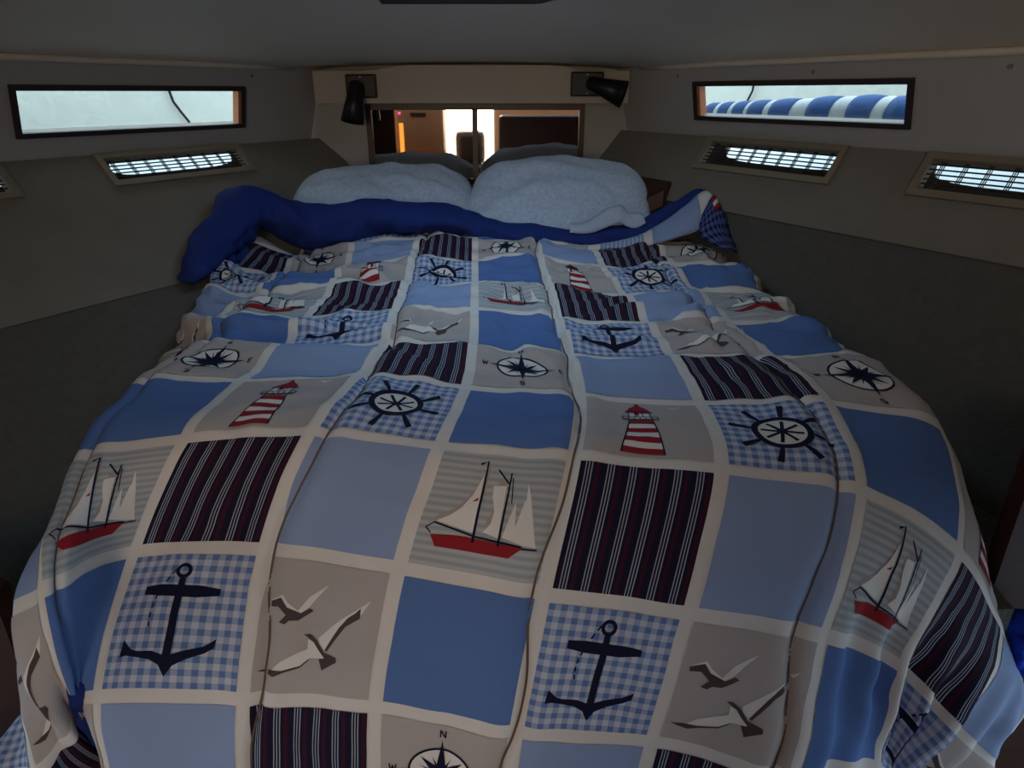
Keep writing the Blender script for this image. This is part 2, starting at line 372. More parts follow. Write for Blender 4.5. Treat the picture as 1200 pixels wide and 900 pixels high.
    S.update(wd=wd, nin=nin, sl=sl, nrm=nrm, p0=P(YBEND, zb_))

# forward bulkhead, with the beam that carries the lamps
def fpx(px, py, y):
    """point on the plane at distance y that the photograph shows at that pixel"""
    u_ = (px - 600) / 800.; v_ = -(py - 450) / 800.; c_, s_ = math.cos(PITCH), math.sin(PITCH)
    d = Vector((u_, c_ + v_ * s_, -s_ + v_ * c_)); return Vector((0, 0, ZC)) + d * (y / d.y)
wf = box('wall_front', -.80, .50, YF, YF + .03, .2, 1.42, M['bulkhead']); wf['kind'] = 'structure'
YBM = 2.66
a, b = fpx(366, 85, YBM), fpx(736, 121, YBM)
bm = bmesh.new(); n_ = 24; prof = []
for k in range(n_ + 1):
    x = a.x + (b.x - a.x) * k / n_; px = 366 + 370 * k / n_
    r = max(0, min(1, min((px - 430) / 45, (690 - px) / 45))); r = r * r * (3 - 2 * r); prof.append((x, a.z + .006 + .018 * r))
for (x0, z0), (x1, z1) in zip(prof, prof[1:]):
    pass
fr_ = [bm.verts.new((x, YBM, z)) for x, z in prof]; fb = [bm.verts.new((x, YF + .01, z)) for x, z in prof]
lf = [bm.verts.new((x, YBM, b.z)) for x, z in prof]; lb = [bm.verts.new((x, YF + .01, b.z)) for x, z in prof]
for k in range(n_):
    bm.faces.new((lf[k], lf[k + 1], fr_[k + 1], fr_[k])); bm.faces.new((fr_[k], fr_[k + 1], fb[k + 1], fb[k])); bm.faces.new((lb[k], lb[k + 1], lf[k + 1], lf[k]))
bm.faces.new((lf[0], fr_[0], fb[0], lb[0])); bm.faces.new((lf[-1], lb[-1], fb[-1], fr_[-1]))
bmesh.ops.recalc_face_normals(bm, faces=bm.faces)
beam = obj('trim_1', bm, M['beam']); beam['kind'] = 'structure'
for px, py in ((484, 85),):
    p = fpx(px, py, YBM); bm = bmesh.new(); tube(bm, [p + Vector((0, .002, 0)), p - Vector((0, .003, 0))], .006, 10); obj('screw', bm, M['beam'], beam)

# berth platform under the mattress
bm = bmesh.new(); zp = ZB - .30
pl_ = [(-1.20, .91), (.82, .88), (.83, .988), (1.02, .99), (.35, 2.755), (-.55, 2.755), (-1.16, 1.0)]
lo = [bm.verts.new((x, y, 0.0)) for x, y in pl_]; hi = [bm.verts.new((x, y, zp)) for x, y in pl_]
bm.faces.new(hi); bm.faces.new(lo[::-1])
for k in range(7): bm.faces.new((lo[k], lo[(k + 1) % 7], hi[(k + 1) % 7], hi[k]))
bmesh.ops.recalc_face_normals(bm, faces=bm.faces)
tag(obj('berth_platform', bm, M['carpet']), 'grey carpeted berth platform under the mattress', 'platform')
# mattress
bm = bmesh.new()
ml = [(-.52, 1.02), (.46, .95), (.58, 1.06), (.66, 1.3), (.585, 2.2), (.50, 2.745), (-.70, 2.745), (-.66, 2.2), (-.655, 1.3), (-.63, 1.16)]
lo = [bm.verts.new((x, y, zp)) for x, y in ml]; hi = [bm.verts.new((x, y, ZB - .06)) for x, y in ml]
n_ = len(ml); top = bm.faces.new(hi); bm.faces.new(lo[::-1])
for k in range(n_): bm.faces.new((lo[k], lo[(k + 1) % n_], hi[(k + 1) % n_], hi[k]))
bmesh.ops.bevel(bm, geom=list(top.edges), offset=.07, segments=4, affect='EDGES', profile=.5)
bmesh.ops.recalc_face_normals(bm, faces=bm.faces)
tag(obj('mattress', bm, M['mattress'], smooth=False), 'grey mattress under the nautical patchwork quilt', 'mattress')

# ------------------------------------------------------------------ the quilt
NODES = np.array([[[-0.863,0.699,0.162],[-0.861,0.699,0.354],[-0.721,0.84,0.33],[-0.695,1.024,0.387],[-0.725,1.217,0.436],[-0.735,1.411,0.504],[-0.722,1.605,0.59],[-0.694,1.795,0.659],[-0.675,1.975,0.731],[-0.812,1.874,0.8],[-0.85,1.799,0.983]],
[[-0.688,0.76,0.199],[-0.688,0.694,0.396],[-0.748,0.827,0.519],[-0.736,1.01,0.581],[-0.764,1.204,0.629],[-0.792,1.402,0.688],[-0.825,1.609,0.759],[-0.826,1.788,0.807],[-0.836,1.934,0.848],[-0.81,2.062,0.891],[-0.7,1.927,0.984]],
[[-0.639,0.826,0.264],[-0.635,0.73,0.465],[-0.628,0.729,0.687],[-0.691,0.942,0.763],[-0.689,1.144,0.802],[-0.658,1.343,0.81],[-0.679,1.519,0.811],[-0.662,1.725,0.814],[-0.666,1.951,0.814],[-0.684,2.163,0.83],[-0.631,1.967,0.8]],
[[-0.601,0.699,0.289],[-0.594,0.721,0.505],[-0.593,0.882,0.636],[-0.505,0.936,0.807],[-0.485,1.128,0.823],[-0.471,1.323,0.823],[-0.482,1.531,0.824],[-0.47,1.743,0.829],[-0.485,1.948,0.841],[-0.496,2.151,0.865],[-0.452,1.964,0.883]],
[[-0.407,0.699,0.283],[-0.394,0.743,0.48],[-0.378,0.859,0.658],[-0.31,0.942,0.816],[-0.276,1.142,0.824],[-0.266,1.348,0.821],[-0.277,1.555,0.818],[-0.282,1.771,0.826],[-0.291,1.985,0.856],[-0.296,2.182,0.871],[-0.254,1.984,0.884]],
[[-0.21,0.7,0.278],[-0.198,0.724,0.482],[-0.165,0.814,0.659],[-0.11,0.917,0.807],[-0.082,1.114,0.823],[-0.08,1.325,0.825],[-0.088,1.541,0.827],[-0.098,1.758,0.828],[-0.108,1.973,0.844],[-0.117,2.18,0.874],[-0.053,1.992,0.884]],
[[-0.015,0.7,0.257],[0.006,0.702,0.46],[0.045,0.771,0.649],[0.092,0.882,0.807],[0.117,1.075,0.813],[0.116,1.289,0.817],[0.108,1.513,0.823],[0.096,1.741,0.831],[0.083,1.969,0.857],[0.076,2.186,0.863],[0.141,2.051,0.887]],
[[0.18,0.7,0.23],[0.203,0.71,0.434],[0.244,0.744,0.638],[0.302,0.857,0.801],[0.32,1.057,0.818],[0.317,1.265,0.819],[0.304,1.481,0.831],[0.285,1.691,0.827],[0.255,1.892,0.848],[0.252,2.083,0.858],[0.234,2.245,0.886]],
[[0.373,0.699,0.189],[0.404,0.689,0.394],[0.436,0.744,0.599],[0.505,0.853,0.766],[0.53,1.047,0.815],[0.515,1.261,0.821],[0.49,1.479,0.825],[0.473,1.69,0.829],[0.45,1.898,0.847],[0.445,2.099,0.857],[0.427,2.303,0.884]],
[[0.57,0.697,0.157],[0.573,0.753,0.325],[0.589,0.797,0.493],[0.679,0.856,0.657],[0.735,1.05,0.766],[0.713,1.268,0.809],[0.683,1.488,0.815],[0.657,1.704,0.822],[0.65,1.912,0.833],[0.64,2.12,0.832],[0.611,2.324,0.809]],
[[0.763,0.771,0.162],[0.64,0.917,0.223],[0.724,0.804,0.346],[0.8,0.868,0.499],[0.782,1.053,0.581],[0.749,1.268,0.622],[0.72,1.486,0.63],[0.694,1.701,0.636],[0.686,1.911,0.647],[0.675,2.119,0.646],[0.649,2.324,0.623]],
[[0.926,0.897,0.164],[0.786,1.034,0.163],[0.867,0.861,0.189],[0.859,0.867,0.38],[0.677,1.048,0.457],[0.633,1.266,0.503],[0.603,1.484,0.512],[0.578,1.699,0.518],[0.569,1.91,0.529],[0.558,2.118,0.527],[0.533,2.323,0.506]]])          # [column line -5..6][row line -2..8] corners of the printed patches, metres
NODES[:, -1] = NODES[:, -2] + np.array([0, .13, -.02])
NODES[10:, 0:2, 1] = np.minimum(NODES[10:, 0:2, 1], .79)      # the corner hangs clear in front of the platform
def cr(t):
    return np.stack([-.5 * t + t * t - .5 * t ** 3, 1 - 2.5 * t * t + 1.5 * t ** 3, .5 * t + 2 * t * t - 1.5 * t ** 3, -.5 * t * t + .5 * t ** 3], -1)
_pad = np.pad(NODES, ((1, 1), (1, 1), (0, 0)), mode='edge')
_pad[0] = 2 * _pad[1] - _pad[2]; _pad[-1] = 2 * _pad[-2] - _pad[-3]; _pad[:, 0] = 2 * _pad[:, 1] - _pad[:, 2]; _pad[:, -1] = 2 * _pad[:, -2] - _pad[:, -3]
NI, NJ = NODES.shape[:2]
def S0(u, v):
    a = np.clip(u + 5, 0, NI - 1 - 1e-9); b = np.clip(v + 2, 0, NJ - 1 - 1e-9)
    ia = np.floor(a).astype(int); ib = np.floor(b).astype(int); wa = cr(a - ia); wb = cr(b - ib)
    out = np.zeros(u.shape + (3,))
    for p in range(4):
        for q in range(4): out += (wa[..., p] * wb[..., q])[..., None] * _pad[ia + p, ib + q]
    return out
SEAMS = (-2.8, -.9, .97, 2.82)
def sstep(x, a, b):
    t_ = np.clip((x - a) / (b - a), 0, 1); return t_ * t_ * (3 - 2 * t_)
def disp(u, v):
    d = np.zeros_like(u); wob = .05 * vnoise(v * 1.3, u * 0 + 3.1, 5)
    near = np.full_like(u, 9.)
    for s in SEAMS:
        q = u - s - wob; near = np.minimum(near, np.abs(q)); d -= .009 * np.exp(-(q / .030) ** 2)
        d += .006 * np.exp(-((np.abs(q) - .13) / .11) ** 2)
    far = sstep(v, 1.6, 4.2); left = sstep(-u, .3, 2.2)
    # ridges lying across the bed towards the pillows, slightly slanted
    sl = v + .22 * u * np.where(u < 1, 1, -1.2)
    d += (.0035 + .0115 * far + .006 * left * far) * vnoise(u * .9 + 1.7 * vnoise(u, v, 2), sl * 2.6, 1)
    d += (.0018 + .0062 * far) * vnoise(u * 2.1, sl * 5.5, 3)
    d += .0035 * vnoise(u * 1.1, v * 1.1, 4)
    # fine creases of slept-in cotton
    cz = 1 - np.abs(vnoise(u * 1.1 + sl * .9 + 4, sl * 3.1 - u * .8, 8)); d += (.0012 + .0058 * far) * cz ** 5
    cz = 1 - np.abs(vnoise(u * 1.9 - sl * .7 + 9, sl * 4.3 + u * 1.3, 9)); d += (.0008 + .0036 * far) * cz ** 5
    # long hanging folds over the foot of the bed
    foot = sstep(-v, -.9, .3)
    d += foot * .0045 * vnoise(u * 3.2 + .3 * v, v * .5, 6)
    cor = sstep(u, 2.9, 3.3) * foot
    d += cor * .020 * np.sin(u * 2 * math.pi * 2.3 + .5 * v) * (.6 + .4 * vnoise(v, u, 7))
    cl = sstep(-u, 2.6, 3.1) * foot
    d += cl * .010 * np.sin(u * 2 * math.pi * 1.7)
    return d
def SURF(u, v, off=0.):
    u = np.asarray(u, float); v = np.asarray(v, float); e = .01
    n = np.cross(S0(u + e, v) - S0(u - e, v), S0(u, v + e) - S0(u, v - e))
    n /= np.linalg.norm(n, axis=-1, keepdims=True) + 1e-12
    return S0(u, v) + n * (disp(u, v) + off)[..., None]
def grid_mesh(u0, u1, v0, v1, nu, nv, off, name, uv=True, us=None, vs=None):
    us = np.linspace(u0, u1, nu + 1) if us is None else us; vs = np.linspace(v0, v1, nv + 1) if vs is None else vs
    nu, nv = len(us) - 1, len(vs) - 1; uu, vv = np.meshgrid(us, vs, indexing='ij')
    P = SURF(uu, vv, off).reshape(-1, 3)
    F = [(i * (nv + 1) + j, (i + 1) * (nv + 1) + j, (i + 1) * (nv + 1) + j + 1, i * (nv + 1) + j + 1) for i in range(nu) for j in range(nv)]
    me = pyd(P, F, name)
    if uv:
        l_ = me.uv_layers.new(name='UVMap'); a = np.stack([(uu - u0) / (u1 - u0), (vv - v0) / (v1 - v0)], -1).reshape(-1, 2)
        ix = np.array(F).ravel(); l_.data.foreach_set('uv', a[ix].ravel())
    return me
quilt = empty('quilt', (0, 1.4, ZB)); tag(quilt, 'nautical patchwork quilt with anchors, sailing ships and blue squares over the bed', 'quilt')
IN, NS = .052, 24
brk = lambda a, b: np.array([c + k for c in range(a, b) for k in [0., IN / 2] + list(IN + (1 - 2 * IN) * np.arange(NS + 1) / NS) + [1 - IN / 2]] + [float(b)])
qb = obj('cover', grid_mesh(-5, 6, -2, 8, 1, 1, 0, 'cover', us=brk(-5, 6), vs=brk(-2, 8)), [M['cream'], M['lining']], quilt, smooth=True)
sd = qb.modifiers.new('wadding', 'SOLIDIFY'); sd.thickness = .010; sd.offset = -1; sd.material_offset = 1; sd.material_offset_rim = 0

for s_ in SEAMS:  # dark strip along each stitched seam paints the shade of its crease
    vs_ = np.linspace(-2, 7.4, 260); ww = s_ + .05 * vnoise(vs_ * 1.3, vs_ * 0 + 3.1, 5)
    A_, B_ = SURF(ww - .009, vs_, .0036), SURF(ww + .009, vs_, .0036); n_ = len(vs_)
    obj('seam_shade', pyd(np.concatenate([A_, B_]), [(k, n_ + k, n_ + k + 1, k + 1) for k in range(n_ - 1)]), M['crease_shade'], quilt, smooth=True)

# ---- motifs: flat shapes in patch coordinates (0..1), later laid onto the cloth
def circ(cx, cy, r, n=28, sx=1): return [(cx + sx * r * math.cos(2 * math.pi * k / n), cy + r * math.sin(2 * math.pi * k / n)) for k in range(n)]
def stroke(pts, w0, w1=None):
    w1 = w0 if w1 is None else w1; out = []
    for k in range(len(pts) - 1):
        (x0, y0), (x1, y1) = pts[k], pts[k + 1]; L = math.hypot(x1 - x0, y1 - y0) or 1e-6; nx, ny = -(y1 - y0) / L, (x1 - x0) / L
        a = (w0 + (w1 - w0) * k / (len(pts) - 1)) / 2; b = (w0 + (w1 - w0) * (k + 1) / (len(pts) - 1)) / 2
        out.append([(x0 + nx * a, y0 + ny * a), (x0 - nx * a, y0 - ny * a), (x1 - nx * b, y1 - ny * b), (x1 + nx * b, y1 + ny * b)])
    return out
def ring(cx, cy, r0, r1, n=32):
    o = []
    for k in range(n):
        a, b = 2 * math.pi * k / n, 2 * math.pi * (k + 1) / n
        o.append([(cx + r0 * math.cos(a), cy + r0 * math.sin(a)), (cx + r1 * math.cos(a), cy + r1 * math.sin(a)), (cx + r1 * math.cos(b), cy + r1 * math.sin(b)), (cx + r0 * math.cos(b), cy + r0 * math.sin(b))])
    return o
def zz(pts, x0=60., w=790., h=890.): return [((x - x0) / w, 1 - y / h) for x, y in pts]
MOTIF = {}     # kind -> list of (material, layer, polygons)
MOTIF['ship'] = [
    ('shade', 0, [[(.42, .92), (.35, .66), (.26, .50), (.10, .40), (.14, .36), (.43, .32)], [(.52, .76), (.58, .76), (.58, .34), (.50, .40), (.54, .52)]]),
    ('white', 1, [[(.385, .80), (.345, .62), (.29, .50), (.22, .43), (.125, .37), (.43, .31)], [(.485, .71), (.585, .72), (.63, .30), (.50, .33), (.545, .40), (.545, .50), (.50, .62)],
                  [(.69, .60), (.735, .40), (.76, .62), (.84, .46), (.925, .27), (.83, .275), (.655, .31)], [(.75, .76), (.80, .64), (.925, .27), (.80, .36)]]),
    ('red', 2, [[(.11, .255), (.17, .165), (.74, .165), (.83, .255), (.46, .255), (.44, .27), (.34, .275), (.32, .255)], [(.355, .56), (.395, .57), (.395, .60)]]),
    ('navy', 3, stroke([(.445, .24), (.392, .93)], .022, .014) + stroke([(.642, .24), (.60, .84)], .020, .012) + stroke([(.12, .355), (.45, .285), (.82, .262)], .014) +
                stroke([(.06, .31), (.11, .27)], .010) + stroke([(.06, .31), (.12, .36)], .010) + stroke([(.82, .25), (.94, .255)], .012) + stroke([(.49, .86), (.60, .74)], .014) +
                stroke([(.62, .80), (.66, .58)], .008) + [[(.392, .93), (.33, .905), (.345, .885)]])]
MOTIF['anchor'] = [('navy', 0, ring(.49, .86, .033, .062) + stroke([(.49, .80), (.49, .70), (.48, .20)], .045, .062) +
    [[(.20, .735), (.34, .745), (.64, .745), (.78, .725), (.78, .675), (.62, .655), (.34, .655), (.20, .675)]] +
    [[(.48, .085), (.43, .17), (.36, .205), (.24, .225), (.17, .235), (.115, .225), (.125, .345), (.20, .28), (.25, .265), (.37, .265), (.45, .24), (.50, .24), (.60, .275), (.72, .305), (.81, .365), (.80, .30), (.74, .26), (.62, .215), (.53, .165)]] +
    [q for k in range(7) for q in stroke([(.43 - .13 * math.sin((k) * .30), .87 - .085 * k * .78), (.43 - .13 * math.sin((k + .6) * .30), .87 - .085 * (k + .6) * .78)], .014)])]
def wheel():
    o = ring(.5, .5, .195, .25) + [circ(.5, .5, .045, 14)]
    for k in range(8):
        a = math.pi / 8 + k * math.pi / 4 + .18; c_, s_ = math.cos(a), math.sin(a)
        o += stroke([(.5 + .03 * c_, .5 + .03 * s_), (.5 + .17 * c_, .5 + .17 * s_)], .030) + stroke([(.5 + .25 * c_, .5 + .25 * s_), (.5 + .33 * c_, .5 + .33 * s_), (.5 + .43 * c_, .5 + .43 * s_)], .034, .055)
    return o
MOTIF['wheel'] = [('white', 0, [circ(.5, .5, .20)]), ('navy', 1, wheel())]
def lighthouse():
    red, wh, nv = [], [], []
    for k in range(7):
        q0, q1 = .04 + .075 * k, .04 + .075 * (k + 1); w_ = lambda q: .17 - .075 * (q - .04) / .53
        (red if k % 2 == 0 else wh).append([(.46 - w_(q0), q0), (.46 + w_(q0), q0), (.46 + w_(q1), q1), (.46 - w_(q1), q1)])
    wh.append([(.37, .60), (.55, .60), (.55, .76), (.37, .76)])
    red.append([(.35, .80), (.57, .80), (.53, .88), (.49, .92), (.47, .97), (.45, .97), (.43, .92), (.39, .88)])
    red += [[(.42, .70), (.46, .70), (.46, .78), (.42, .78)]]
    nv = stroke([(.29, .04), (.365, .575)], .012) + stroke([(.63, .04), (.555, .575)], .012) + stroke([(.31, .60), (.61, .60)], .018) + stroke([(.31, .66), (.61, .66)], .010) + stroke([(.34, .78), (.58, .78)], .018)
    for k in range(7): nv += stroke([(.31 + .05 * k, .60), (.31 + .05 * k, .665)], .008)
    for k in range(4): nv += stroke([(.37 + .06 * k, .66), (.37 + .06 * k, .78)], .008)
    return [('white', 0, wh), ('red', 1, red), ('navy', 2, nv)]
MOTIF['lighthouse'] = lighthouse()
MOTIF['small_gull'] = [('white', 0, [[(.72, .93), (.79, .90), (.86, .94), (.80, .88), (.77, .88)]])]
MOTIF['gulls'] = [
    ('white', 0, [zz([(110, 300), (200, 250), (240, 300), (310, 345), (370, 250), (490, 145), (430, 235), (375, 320), (330, 360), (240, 330), (195, 272)]),
                  zz([(470, 510), (590, 380), (680, 300), (775, 210), (730, 310), (640, 385), (570, 500), (525, 590), (480, 545)]),
                  zz([(400, 525), (450, 545), (528, 640), (430, 645), (370, 702), (250, 738), (180, 742), (240, 680), (350, 615), (405, 590)])]),
    ('brown', 1, [zz([(105, 308), (190, 270), (240, 330), (330, 360), (385, 322), (412, 336), (370, 370), (320, 410), (265, 415), (240, 440), (198, 432), (240, 380), (180, 330), (110, 338)]),
                  zz([(370, 495), (410, 490), (460, 525), (520, 600), (610, 620), (615, 650), (520, 718), (488, 645), (526, 636), (480, 590), (440, 540)]),
                  zz([(722, 268), (725, 340), (640, 410), (540, 590), (522, 582), (600, 420), (650, 345), (690, 310)]),
                  zz([(90, 750), (180, 738), (250, 738), (370, 700), (425, 648), (420, 665), (370, 714), (270, 748), (200, 780), (140, 768)])])]
def compass():
    nv = ring(.5, .5, .255, .275) + [circ(.5, .5, .05, 16)]; st = []
    for k in range(16):
        a = k * math.pi / 8; L = (.36 if k % 4 == 0 else .24 if k % 2 == 0 else .20); w_ = .05 if k % 2 == 0 else .018
        c_, s_ = math.cos(a), math.sin(a)
        st.append([(.5 + L * c_, .5 + L * s_), (.5 - w_ * s_, .5 + w_ * c_), (.5 + w_ * s_, .5 - w_ * c_)])
    h = .035
    nv += stroke([(.48, .885), (.48, .955), (.52, .885), (.52, .955)], .012)
    nv += stroke([(.925, .465), (.89, .465), (.89, .535), (.925, .535)], .012) + stroke([(.89, .5), (.92, .5)], .012)
    nv += stroke([(.48, .05), (.52, .05), (.52, .082), (.48, .082), (.48, .115), (.52, .115)], .012)
    nv += stroke([(.07, .535), (.085, .465), (.10, .52), (.115, .465), (.13, .535)], .012)
    return [('white', 0, [circ(.5, .5, .265)]), ('navy', 1, nv), ('navy', 2, st)]
MOTIF['compass'] = compass()
_flat = {}
def flat_motif(kind):
    """2-D triangles of a motif, cut by a fine grid so that they can follow the cloth"""
    if kind in _flat: return _flat[kind]
    out = []
    for mat, layer, polys in MOTIF[kind]:
        bm = bmesh.new()
        for p in polys:
            try: bm.faces.new([bm.verts.new((x, y, 0)) for x, y in p])
            except ValueError: pass
        bmesh.ops.triangulate(bm, faces=bm.faces[:])
        for ax in (0, 1):
            for k in range(1, 24):
                co = [0, 0, 0]; no = [0, 0, 0]; co[ax] = k / 24.; no[ax] = 1
                bmesh.ops.bisect_plane(bm, geom=bm.verts[:] + bm.edges[:] + bm.faces[:], plane_co=co, plane_no=no, dist=1e-7)
        bmesh.ops.triangulate(bm, faces=bm.faces[:]); bm.verts.index_update()
        V = np.array([v.co[:2] for v in bm.verts]); F = [tuple(v.index for v in f.verts) for f in bm.faces]
        # face up
        F = [f if (V[f[1]][0] - V[f[0]][0]) * (V[f[2]][1] - V[f[0]][1]) - (V[f[2]][0] - V[f[0]][0]) * (V[f[1]][1] - V[f[0]][1]) > 0 else f[::-1] for f in F]
        bm.free(); out.append((mat, layer, V, F))
    _flat[kind] = out; return out
PAT = {0: ['ship', 'blue', 'compass', 'blue'], 1: ['stripe', 'lighthouse', 'peri', 'anchor'], 2: ['peri', 'wheel', 'stripe', 'gulls']}
PMAT = dict(ship='p_ticking', blue='p_blue', compass='p_taupe', stripe='p_stripe', lighthouse='p_taupe', peri='p_peri', anchor='p_gingham', wheel='p_gingham', gulls='p_taupe')
PLAB = dict(ship='grey ticking square with a red-hulled sailing ship', blue='mid blue square', compass='taupe square with a compass rose', stripe='navy square with white pinstripes',
            lighthouse='taupe square with a red and white lighthouse', peri='light blue square', anchor='blue gingham square with a navy anchor', wheel='blue gingham square with a ship wheel', gulls='taupe square with two flying gulls')
for c in range(-5, 6):
    for r in range(-2, 8):
        kind = PAT[c % 3][r % 4]
        po = obj('patch', grid_mesh(c + IN, c + 1 - IN, r + IN, r + 1 - IN, NS, NS, .0010, 'patch'), M[PMAT[kind]], quilt, smooth=True)
        po['label'] = PLAB[kind]
        for mk in ([kind] if kind in MOTIF and -4 <= c <= 5 else []) + (['small_gull'] if kind == 'lighthouse' else []):
            Vs, Fs, mi, mats = [], [], [], []; base = 0
            for mat, layer, V, F in flat_motif(mk):
                if M[mat] not in mats: mats.append(M[mat])
                P = SURF(c + IN + V[:, 0] * (1 - 2 * IN), r + IN + V[:, 1] * (1 - 2 * IN), .0017 + .0004 * layer)
                Vs.append(P); Fs += [tuple(k + base for k in f) for f in F]; mi += [mats.index(M[mat])] * len(F); base += len(V)
            me = pyd(np.concatenate(Vs), Fs, mk); me.polygons.foreach_set('material_index', mi)
            obj({'gulls': 'gull_pair_print', 'small_gull': 'gull_print', 'wheel': 'ship_wheel_print', 'ship': 'sailing_ship_print'}.get(mk, mk + '_print'), me, mats, po, smooth=True)

# ---- turned-back head end: puffy blue lining roll lying across the bed
def loft(path, nseg, ncirc, wr=.009, seed=20):
    """path: (centre, radius up, radius along the bed, lean) sampled with Catmull-Rom"""
    K = np.array([list(p[0]) + [p[1], p[2]] for p in path]); K = np.concatenate([[2 * K[0] - K[1]], K, [2 * K[-1] - K[-2]]])
    m = len(path) - 1; tt = np.linspace(0, m - 1e-6, nseg + 1); i = np.floor(tt).astype(int); w = cr(tt - i)
    C = sum(w[:, k:k + 1] * K[i + k] for k in range(4))
    vs = []; T = np.gradient(C[:, :3], axis=0); T /= np.linalg.norm(T, axis=1, keepdims=True)
    for a in range(nseg + 1):
        t_ = Vector(T[a]); b_ = t_.cross(Vector((0, 0, 1))).normalized(); n_ = b_.cross(t_).normalized()
        end = min(1, (a / nseg) * 40 + .35, (1 - a / nseg) * 40 + .35)
        for k in range(ncirc):
            an = 2 * math.pi * k / ncirc
            d = 1 + wr / .03 * (float(vnoise(a * .13 + .8 * math.sin(an), an * .8, seed)) + .4 * float(vnoise(a * .42 + 1.2 * math.cos(an), an * 1.7, seed + 1)))
            # a loose fold: flat below, full above
            vs.append(Vector(C[a, :3]) + (n_ * math.sin(an) * C[a, 3] + b_ * math.cos(an) * C[a, 4]) * d * end)
    fs = [(a * ncirc + k, a * ncirc + (k + 1) % ncirc, (a + 1) * ncirc + (k + 1) % ncirc, (a + 1) * ncirc + k) for a in range(nseg) for k in range(ncirc)]
    fs += [tuple(range(ncirc))[::-1], tuple(nseg * ncirc + k for k in range(ncirc))]
    me = pyd(vs, fs); bm = bmesh.new(); bm.from_mesh(me); bmesh.ops.recalc_face_normals(bm, faces=bm.faces); bm.to_mesh(me); bm.free(); return me
def hull_hit(px, py, off, side):
    """point seen at that pixel, off metres above the sloping lining"""
    S = SIDES[side]; e = Vector((0, 0, ZC)); d = fpx(px, py, 1.) - e; return e + d * ((S['p0'] + S['nrm'] * off - e).dot(S['nrm']) / d.dot(S['nrm']))
def px_path(lst):
    return [((hull_hit(x, y, -d, 'left') if d < 0 else fpx(x, y, d)), r * ((d if d > 0 else 2.0) * .92 + .16) / 800., ry) for x, y, r, d, ry in lst]
roll = loft(px_path([(224, 332, 7, -.03, .03), (229, 312, 15, -.04, .045), (246, 286, 20, -.05, .06), (270, 262, 24, -.06, .075), (300, 245, 26, -.075, .085), (345, 259, 26, 2.20, .09), (400, 263, 24, 2.23, .09), (450, 257, 23, 2.25, .085), (500, 257, 19, 2.27, .075),
                     (540, 261, 16, 2.27, .07), (580, 270, 13, 2.25, .06), (640, 280, 12, 2.21, .05), (700, 281, 12, 2.19, .045), (752, 274, 12, 2.19, .045), (792, 250, 13, 2.20, .04), (818, 233, 10, 2.20, .03), (834, 228, 7, 2.20, .02)]), 150, 22)
obj('folded_lining', roll, M['lining'], quilt, smooth=True)['label'] = 'royal blue lining turned back below the pillows'
def ribbon(up_, dn_, nseg, nv, bulge, name, mat, parent, u0=0., u1=1., seed=31):
    U = np.array([list(p) for p in up_]); D = np.array([list(p) for p in dn_])
    def ev(K, t_):
        Kp = np.concatenate([[2 * K[0] - K[1]], K, [2 * K[-1] - K[-2]]]); m = len(K) - 1; x = min(t_ * m, m - 1e-6); i = int(x); w = cr(np.array([x - i]))[0]
        return sum(w[k] * Kp[i + k] for k in range(4))
    vs, uv = [], []
    for a in range(nseg + 1):
        t_ = u0 + (u1 - u0) * a / nseg; p, q = ev(U, t_), ev(D, t_)
        for b in range(nv + 1):
            s = b / nv; x = q + (p - q) * s; n_ = Vector((0, -.75, .66)); k = bulge * math.sin(math.pi * s) + .006 * float(vnoise(t_ * 9, s * 2.2, seed))
            vs.append(Vector(x) + n_ * k); uv.append((a / nseg, s))
    fs = [(a * (nv + 1) + b, (a + 1) * (nv + 1) + b, (a + 1) * (nv + 1) + b + 1, a * (nv + 1) + b + 1) for a in range(nseg) for b in range(nv)]
    me = pyd(vs, fs, name); l_ = me.uv_layers.new(name='UVMap')
    for p_ in me.polygons:
        for li, vi in zip(p_.loop_indices, p_.vertices): l_.data[li].uv = uv[vi]
    o = obj(name, me, mat, parent, smooth=True)
    s_ = o.modifiers.new('cloth', 'SOLIDIFY'); s_.thickness = .006; s_.offset = -1
    return o
# the corner turned over so that its printed face shows
U_ = [fpx(640, 288, 2.17), fpx(700, 286, 2.16), fpx(760, 270, 2.15), fpx(800, 243, 2.15), fpx(824, 223, 2.16), fpx(838, 229, 2.16)]
D_ = [fpx(640, 294, 2.10), fpx(700, 293, 2.08), fpx(762, 287, 2.06), fpx(802, 275, 2.05), fpx(826, 266, 2.05), fpx(842, 262, 2.05)]
fl = ribbon(U_, D_, 40, 8, .012, 'turned_corner', M['cream'], quilt)
for (a_, b_, m_) in ((.02, .16, 'p_taupe'), (.21, .37, 'p_gingham'), (.41, .735, 'p_peri')):
    e_ = Vector((0, -.0022, .002)); ribbon([p + e_ for p in U_], [p + e_ for p in D_], 16, 8, .0125, 'patch', M[m_], fl, a_, b_)
U2 = [fpx(836, 229, 2.13), fpx(846, 243, 2.10), fpx(856, 270, 2.05), fpx(866, 296, 2.0)]
D2 = [fpx(830, 250, 2.08), fpx(832, 262, 2.05), fpx(836, 274, 2.02), fpx(846, 290, 1.97)]
D2 = [fpx(822, 252, 2.07), fpx(820, 264, 2.03), fpx(822, 276, 2.0), fpx(846, 292, 1.97)]
f2 = ribbon(U2, D2, 24, 10, .016, 'hanging_corner', M['p_check'], quilt); f2['label'] = 'navy checked corner hanging over the edge'
for k in range(3):
    e_ = Vector((0, -.004, .004)); a_ = .0 + .11 * k
    ribbon([p + e_ for p in U2], [u_ + (d_ - u_) * .45 + e_ for u_, d_ in zip(U2, D2)], 4, 4, .008, 'red_white_band', M['red' if k % 2 == 0 else 'white'], f2, a_ + .02, a_ + .11)

